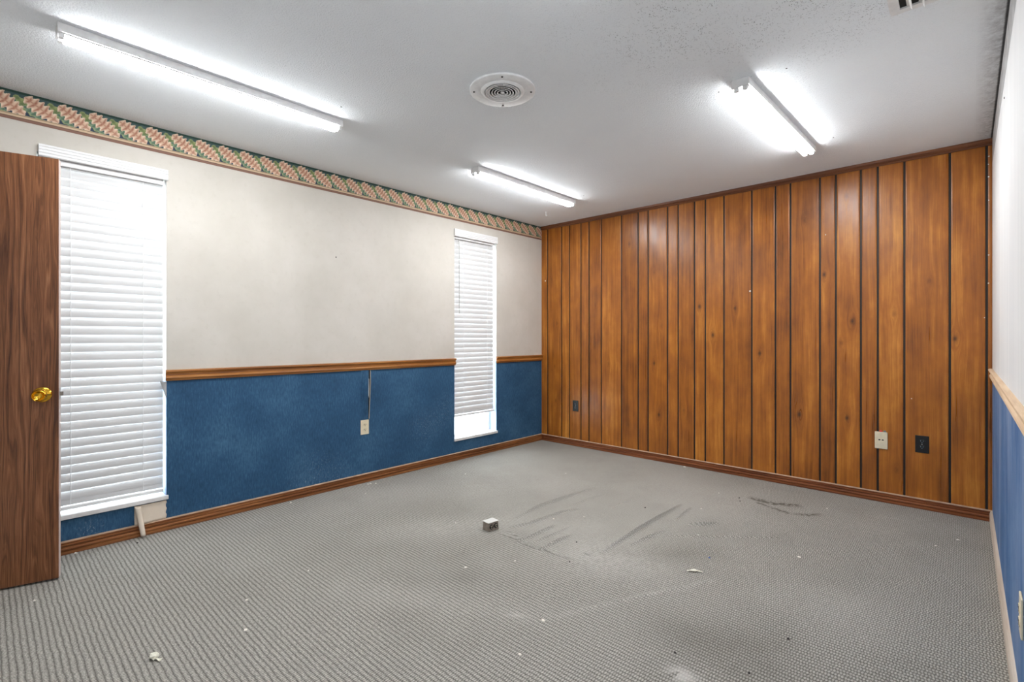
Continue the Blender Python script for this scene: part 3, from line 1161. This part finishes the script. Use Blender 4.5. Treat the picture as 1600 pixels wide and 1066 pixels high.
for k in range(6):
    xx = -hw + fw + 0.020 + k * 0.036
    b = MB()
    pr = [(xx, -0.003), (xx + 0.010, -0.010), (xx + 0.016, -0.020), (xx + 0.0175, -0.020), (xx + 0.012, -0.009), (xx + 0.003, -0.003)]
    dd = 0.012 if k % 2 else 0.0
    b.prism(pr, lambda a, c, t: (a, t, c), -hd + 0.012, hd - 0.018 + dd)
    b.build('louvre', M['white_metal'], root)

# ------------------------------------------------------------------ small ceiling hook
root = thing('ceiling_hook', 'small white hook screwed into the ceiling by the far left light', 'hook', (0.452, 3.888, H))
b = MB()
b.lathe([(0.0005, 0.012), (0.004, 0.012), (0.006, 0.006)], lambda h, u, v: (u, v, -h), 16)
b.build('base', M['white_plastic'], root)
b = MB()
pts = [(0, 0, -0.003), (0, 0, -0.022)]
for k in range(9):
    a = PI * k / 8
    pts.append((0.010 - 0.010 * math.cos(a), 0, -0.026 - 0.012 * math.sin(a)))
b.tube(pts, 0.0035, 8)
b.build('hook_arm', M['white_plastic'], root, smooth=True)

# ------------------------------------------------------------------ outlets
def outlet(label, loc, rz, plate, face, slot, cat='outlet', group=None, w_=0.073, h_=0.117):
    """local: plate in the xz plane, facing -y, centred"""
    root = thing('wall_outlet', label, cat, loc, rz, group)
    b = MB()
    b.box(-w_ / 2, -0.006, -h_ / 2, w_ / 2, -0.0005, h_ / 2)
    b.build('cover_plate', plate, root, 0.002)
    for sz in (-1, 1):
        b = MB()
        pr = []
        for k in range(24):
            a = 2 * PI * k / 24
            pr.append((0.0165 * math.cos(a), max(-0.0125, min(0.0125, 0.0165 * math.sin(a))) + sz * 0.0195))
        b.prism(pr, lambda a, c, t: (a, t, c), -0.0085, -0.005)
        r = b.build('receptacle', face, root)
        b = MB()
        zc = sz * 0.0195
        b.box(-0.0085, -0.0092, zc - 0.001, -0.0050, -0.0084, zc + 0.009)
        b.box(0.0050, -0.0092, zc - 0.001, 0.0080, -0.0084, zc + 0.008)
        b.lathe([(0.0084, 0.0032), (0.0092, 0.0032)], lambda h, u, v: (u, -h, zc - 0.0075 + v), 10)
        b.build('slots', slot, r)
    b = MB()
    b.lathe([(0.0055, 0.0035), (0.0075, 0.003)], lambda h, u, v: (u, -h, v), 10)
    b.build('screw', face if face is not M['black_plastic'] else M['steel'], root)
    return root


outlet('ivory duplex outlet on the blue wallpaper below the torn seam', (0.0, 2.112, 0.447), PI / 2, M['ivory'], M['ivory'], M['dark_slot'])
outlet('black duplex outlet low on the panelling, right of the ivory jack plate', (3.356, D, 0.443), 0.0, M['black_plastic'], M['black_plastic'], M['grey_plastic'])
outlet('small black outlet low on the panelling, near the far left corner', (0.476, D, 0.433), 0.0, M['black_plastic'], M['black_plastic'], M['grey_plastic'])
outlet('ivory outlet on the right blue wall, cut off by the photo edge', (W, 2.075, 0.357), -PI / 2, M['ivory'], M['ivory'], M['dark_slot'])

root = thing('jack_plate', 'ivory wall plate with two jacks low on the panelling, left of the black outlet', 'wall plate', (3.132, D, 0.439))
b = MB()
b.box(-0.037, -0.011, -0.060, 0.037, -0.0005, 0.060)
b.build('cover_plate', M['ivory'], root, 0.003)
b = MB()
b.box(-0.026, -0.0125, -0.044, 0.026, -0.0105, 0.044)
b.build('insert', M['ivory'], root, 0.001)
for sx in (-1, 1):
    b = MB()
    b.prism([(sx * 0.0095 - 0.006, -0.002), (sx * 0.0095 + 0.006, -0.002), (sx * 0.0095 + 0.006, 0.003), (sx * 0.0095 + 0.003, 0.006),
             (sx * 0.0095 - 0.003, 0.006), (sx * 0.0095 - 0.006, 0.003)], lambda a, c, t: (a, t, c + 0.002), -0.0130, -0.0120)
    b.build('jack_port', M['dark_slot'], root)
for xx, mt, nm in ((-0.002, M['red_plastic'], 'red wire tab'), (0.020, M['grey_plastic'], 'grey wire tab')):
    b = MB()
    b.box(xx - 0.007, -0.009, 0.060, xx + 0.007, -0.001, 0.071)
    o = b.build('wire_tab', mt, root, 0.001)
    o['label'] = nm

# ------------------------------------------------------------------ metal floor outlet box
root = thing('floor_outlet_box', 'small metal floor outlet box standing on the carpet', 'outlet', (1.441, 2.120, 0.0), -0.10)
sx, sy, hz = 0.030, 0.040, 0.050
b = MB()
b.add([(-sx, -sy, 0), (sx, -sy, 0), (sx, sy, 0), (-sx, sy, 0),
       (-sx * 0.92, -sy * 0.92, hz), (sx * 0.92, -sy * 0.92, hz), (sx * 0.92, sy * 0.92, hz), (-sx * 0.92, sy * 0.92, hz)],
      [(3, 2, 1, 0), (4, 5, 6, 7), (0, 1, 5, 4), (1, 2, 6, 5), (2, 3, 7, 6), (3, 0, 4, 7)])
b.build('box_body', M['grey_metal'], root, 0.0015)
b = MB()
b.box(-sx, -sy, hz, sx, sy, hz + 0.0035)
b.build('lid', M['light_metal'], root, 0.001)
for k in (-1, 1):
    b = MB()
    b.lathe([(0.0270, 0.0145), (0.0315, 0.0145), (0.032, 0.0)], lambda h, u, v: (h, k * 0.0175 + u, 0.026 + v), 20)
    r = b.build('receptacle', M['black_plastic'], root)
    b = MB()
    b.box(0.0318, k * 0.0175 - 0.006, 0.028, 0.0326, k * 0.0175 - 0.003, 0.035)
    b.box(0.0318, k * 0.0175 + 0.003, 0.028, 0.0326, k * 0.0175 + 0.006, 0.035)
    b.lathe([(0.0318, 0.003), (0.0326, 0.003)], lambda h, u, v: (h, k * 0.0175 + u, 0.020 + v), 10)
    b.build('slots', M['ivory'], r)

# ------------------------------------------------------------------ torn wallpaper seam above the ivory outlet
b = MB()
b.add([(0.0008, 2.140, 0.907), (0.0008, 2.163, 0.907), (0.0008, 2.164, 0.80), (0.0008, 2.158, 0.66), (0.0008, 2.152, 0.50), (0.0008, 2.146, 0.50), (0.0008, 2.140, 0.70)],
      [(0, 1, 2, 3, 4, 5, 6)])
b.build('wallpaper_slit', M['dark_void'], wl)  # dark patch that paints the shadowed gap in the seam
b = MB()
b.add([(0.0014, 2.148, 0.85), (0.0014, 2.153, 0.83), (0.0014, 2.154, 0.76), (0.0014, 2.150, 0.68), (0.0014, 2.147, 0.70)], [(0, 1, 2, 3, 4)])
o = b.build('bare_plaster', M['reveal_white'], wl)
rows = []
for i in range(40):
    t = i / 39.0
    z = 0.908 - t * 0.40
    lift = 0.034 * math.sin(PI * min(1, 0.22 + t * 0.85)) ** 1.2 * (1 - 0.45 * t)
    row = []
    for j in range(16):
        s = j / 15.0
        yend = 2.1455 - 0.004 * math.sin(PI * t) - 0.010 * max(0, 0.15 - t)
        y = 2.070 + s * (yend - 2.070)
        x = -0.0012 + lift * (math.sin(PI * 0.80 * s) ** 2) + 0.004 * s + 0.003 * math.sin(14 * t + 5 * s) * s * (1 - s) * 2
        row.append((x, y, z))
    rows.append(row)
b = MB()
b.sheet(rows, 0)
tw = b.build('torn_wallpaper', M['blue'], wl, smooth=True)
b = MB()
b.tube([(0.002, 2.164, 0.905), (0.003, 2.165, 0.80), (0.002, 2.159, 0.66), (0.001, 2.153, 0.51)], 0.0020, 6)
b.build('torn_wallpaper_edge', M['torn_edge'], wl)

# loose paper in the reveal of the near window, just under the chair rail
rows = []
for i in range(8):
    t = i / 7.0
    z = 0.905 - 0.10 * t
    wdt = 0.030 * (1 - t) + 0.004
    rows.append([(0.004 + 0.006 * math.sin(PI * s) * (1 - t), 0.7695 - wdt * s, z + 0.004 * s) for s in (0, 0.25, 0.5, 0.75, 1.0)])
b = MB()
b.sheet(rows)
o = b.build('loose_wallpaper', M['strip'], wl, smooth=True)
o['label'] = 'curled grey paper scrap at the window corner'

# ------------------------------------------------------------------ peeling wallpaper below the near window
flap = thing('peeling_wallpaper', 'beige-backed wallpaper flap peeling off under the near window sill onto the baseboard', 'wallpaper scrap', (0.0, 0.69, 0.07))
off = Vector((0, -0.69, -0.07))
rows = []
for i in range(10):
    t = i / 9.0
    rows.append([])
    for j in range(10):
        s = j / 9.0
        y = 0.612 + (0.156 + 0.003 * math.sin(17 * t)) * s
        z = 0.183 - t * (0.112 - 0.002 * s)
        x = 0.0015 + 0.0025 * math.sin(PI * s) + (0.010 * max(0, t - 0.55) if s < 0.5 else 0)
        rows[-1].append(Vector((x, y, z)) + off)
b = MB()
b.sheet(rows)
o = b.build('paper_backing', M['beige_back'], flap, smooth=True)
md = o.modifiers.new('thickness', 'SOLIDIFY')
md.thickness = 0.001
md.offset = 1.0
rows = []
for i in range(14):
    t = i / 13.0
    c0 = Vector((0.018 + 0.026 * t, 0.626 + 0.022 * t, 0.182 - 0.168 * t))
    r = 0.018 - 0.003 * t
    row = []
    for j in range(18):
        a = math.radians(120 + 330 * j / 17.0)
        rr = r * (1.0 - 0.30 * j / 17.0)
        row.append(c0 + Vector((rr * math.cos(a), rr * math.sin(a), 0.0)) + off)
    rows.append(row)
b = MB()
b.sheet(rows)
o = b.build('curled_edge', M['beige_back'], flap, smooth=True)
md = o.modifiers.new('thickness', 'SOLIDIFY')
md.thickness = 0.0008
b = MB()
b.lathe([(0.0, 0.006), (0.003, 0.007), (0.006, 0.004), (0.007, 0.0)], lambda h, u, v: (0.045 + u, 0.650 - 0.69 + v, 0.016 - 0.07 + h), 10)
b.build('frayed_tip', M['crumb'], flap)

# ------------------------------------------------------------------ wall nails and paint flecks on walls
def fleck(parent, name, x, y, z, axis, r, mat):
    b = MB()
    if axis == 'x':
        b.lathe([(0.0003, r), (0.002, r * 0.8), (0.003, 0.0)], lambda h, u, v: (x + h, y + u, z + v), 8)
    elif axis == '-x':
        b.lathe([(0.0003, r), (0.002, r * 0.8), (0.003, 0.0)], lambda h, u, v: (x - h, y + u, z + v), 8)
    else:
        b.lathe([(0.0003, r), (0.0015, r * 0.8), (0.002, 0.0)], lambda h, u, v: (x + u, y - h, z + v), 8)
    return b.build(name, mat, parent)


fleck(wl, 'nail', 0, 1.867, 1.794, 'x', 0.005, M['dark_slot'])
fleck(wr_, 'nail', W, 3.002, 2.208, '-x', 0.005, M['dark_slot'])
for fx_, fz_, fr in ((2.250, 1.561, 0.007), (0.055, 1.818, 0.008), (2.791, 1.956, 0.004), (3.684, 2.33, 0.004), (3.682, 2.28, 0.003), (3.683, 2.20, 0.004),
                     (3.684, 2.05, 0.003), (3.683, 1.70, 0.004), (3.682, 1.52, 0.004), (3.664, 1.3, 0.003), (3.3, 0.75, 0.003)):
    fleck(wb, 'paint_fleck', fx_, D, fz_, 'y', fr, M['cream_chip'])

# ------------------------------------------------------------------ litter on the carpet
def zfloor(x, y):
    i = int(np.searchsorted(xs, x))
    j = int(np.searchsorted(ys, y))
    i, j = max(1, min(len(xs) - 2, i)), max(1, min(len(ys) - 2, j))
    return float(Z[i - 1:i + 2, j - 1:j + 2].max())


def chip(name, label, cat, group, x, y, size, mat, seed, thick=0.0025):
    r = random.Random(seed)
    n = 7
    b = MB()
    lo, hi = [], []
    for k in range(n):
        a = 2 * PI * k / n
        rr = size * r.uniform(0.5, 1.0)
        px, py = rr * math.cos(a), rr * math.sin(a) * r.uniform(0.6, 1)
        lo.append((px, py, 0.0))
        hi.append((px * 0.9, py * 0.9, thick * r.uniform(0.6, 1.6)))
    f = [(i, (i + 1) % n, n + (i + 1) % n, n + i) for i in range(n)] + [tuple(range(n))[::-1], tuple(range(n, 2 * n))]
    b.add(lo + hi, f)
    o = b.build(name, mat)
    o.location = (x, y, zfloor(x, y) + 0.0003)
    return tag(o, label, cat, group)


wall_chips = [(0.022, 0.350), (0.070, 2.102), (0.069, 2.125), (0.100, 2.153), (0.062, 1.495)]
for k, (x, y) in enumerate(wall_chips):
    chip('paint_chip', 'white paint chip lying on carpet against the left baseboard', 'paint chip', 'paint chips by the left baseboard',
         max(x, 0.03), y, 0.011, M['cream_chip'], 100 + k, 0.004)
chips = [(0.420, 2.826), (1.041, 3.428), (1.619, 2.516), (1.741, 2.683), (1.841, 1.904), (1.703, 1.679), (2.292, 1.583), (1.861, 2.188),
         (1.209, 2.039), (2.366, 1.355), (2.924, 2.967), (2.877, 3.938), (2.247, 3.347), (2.210, 3.773), (2.415, 2.882), (0.271, 1.960),
         (0.532, 0.165), (3.542, 3.843), (3.452, 3.652), (1.218, 0.807), (1.456, 0.721), (1.150, 1.120)]
for k, (x, y) in enumerate(chips):
    chip('paint_chip', 'tiny white paint chip lying out on the open grey carpet', 'paint chip', 'paint chips on the open carpet',
         x, y, random.Random(k).choice((0.007, 0.008, 0.010)), M['cream_chip'], k)
chip('paint_chip', 'white plaster flake lying against the back baseboard under the panelling', 'paint chip', None, 1.705, D - 0.045, 0.016, M['cream_chip'], 77, 0.005)
crumbs = [(2.058, 2.088), (1.942, 2.315), (1.956, 3.104), (3.023, 1.821), (3.072, 2.129), (2.785, 1.752), (2.363, 3.755), (2.390, 3.685)]
for k, (x, y) in enumerate(crumbs):
    chip('dirt_crumb', 'tiny dark crumb of dirt on the open carpet', 'crumb', 'dark crumbs on the open carpet', x, y, 0.006, M['crumb'], 200 + k, 0.004)
chip('dirt_crumb', 'dark splinter on the carpet just below the peeling wallpaper flap', 'crumb', None, 0.108, 0.608, 0.008, M['crumb'], 301, 0.003)
chip('plastic_bit', 'tiny blue plastic bit on the carpet right of centre', 'scrap', None, 2.574, 2.633, 0.006, M['blue_crumb'], 302, 0.004)

# white torn strip, dog-bone shaped
b = MB()
outl = [(-0.036, -0.004), (-0.022, -0.003), (-0.012, -0.010), (0.002, -0.011), (0.010, -0.004), (0.038, -0.002), (0.040, 0.003), (0.012, 0.005),
        (0.004, 0.010), (-0.010, 0.010), (-0.020, 0.004), (-0.034, 0.004)]
b.prism(outl, lambda a, c, t: (a, c, t + 0.004 * math.cos(a * 60)), 0.0035, 0.0065)
o = b.build('paper_scrap', M['paper'])
o.location = (2.580, 2.425, zfloor(2.58, 2.425))
o.rotation_euler = (0, 0, 0.55)
tag(o, 'white torn paper scrap with a fat middle, right of the floor centre', 'paper scrap')

# crumpled paper near the camera
ball = thing('crumpled_paper', 'crumpled off-white scrap of paper on the carpet near the photo bottom left', 'paper scrap', (1.402, 0.430, zfloor(1.402, 0.43)), 0.4)
r = random.Random(8)
bm_ = bmesh.new()
bmesh.ops.create_icosphere(bm_, subdivisions=2, radius=0.017)
for v in bm_.verts:
    v.co *= r.uniform(0.62, 1.15)
    v.co.z = max(0.0, v.co.z * 0.8 + 0.010)
me = bpy.data.meshes.new('wad')
bm_.to_mesh(me)
bm_.free()
me.materials.append(M['paper'])
o = bpy.data.objects.new('wad', me)
COL.objects.link(o)
o.parent = ball
rows = [[(0.010 + 0.024 * s, -0.008 + 0.016 * t, 0.004 + 0.006 * math.sin(3 * s + 4 * t)) for t in (0, 0.5, 1)] for s in (0, 0.35, 0.7, 1)]
b = MB()
b.sheet(rows)
o = b.build('loose_corner', M['paper'], ball)
md = o.modifiers.new('thickness', 'SOLIDIFY')
md.thickness = 0.0008
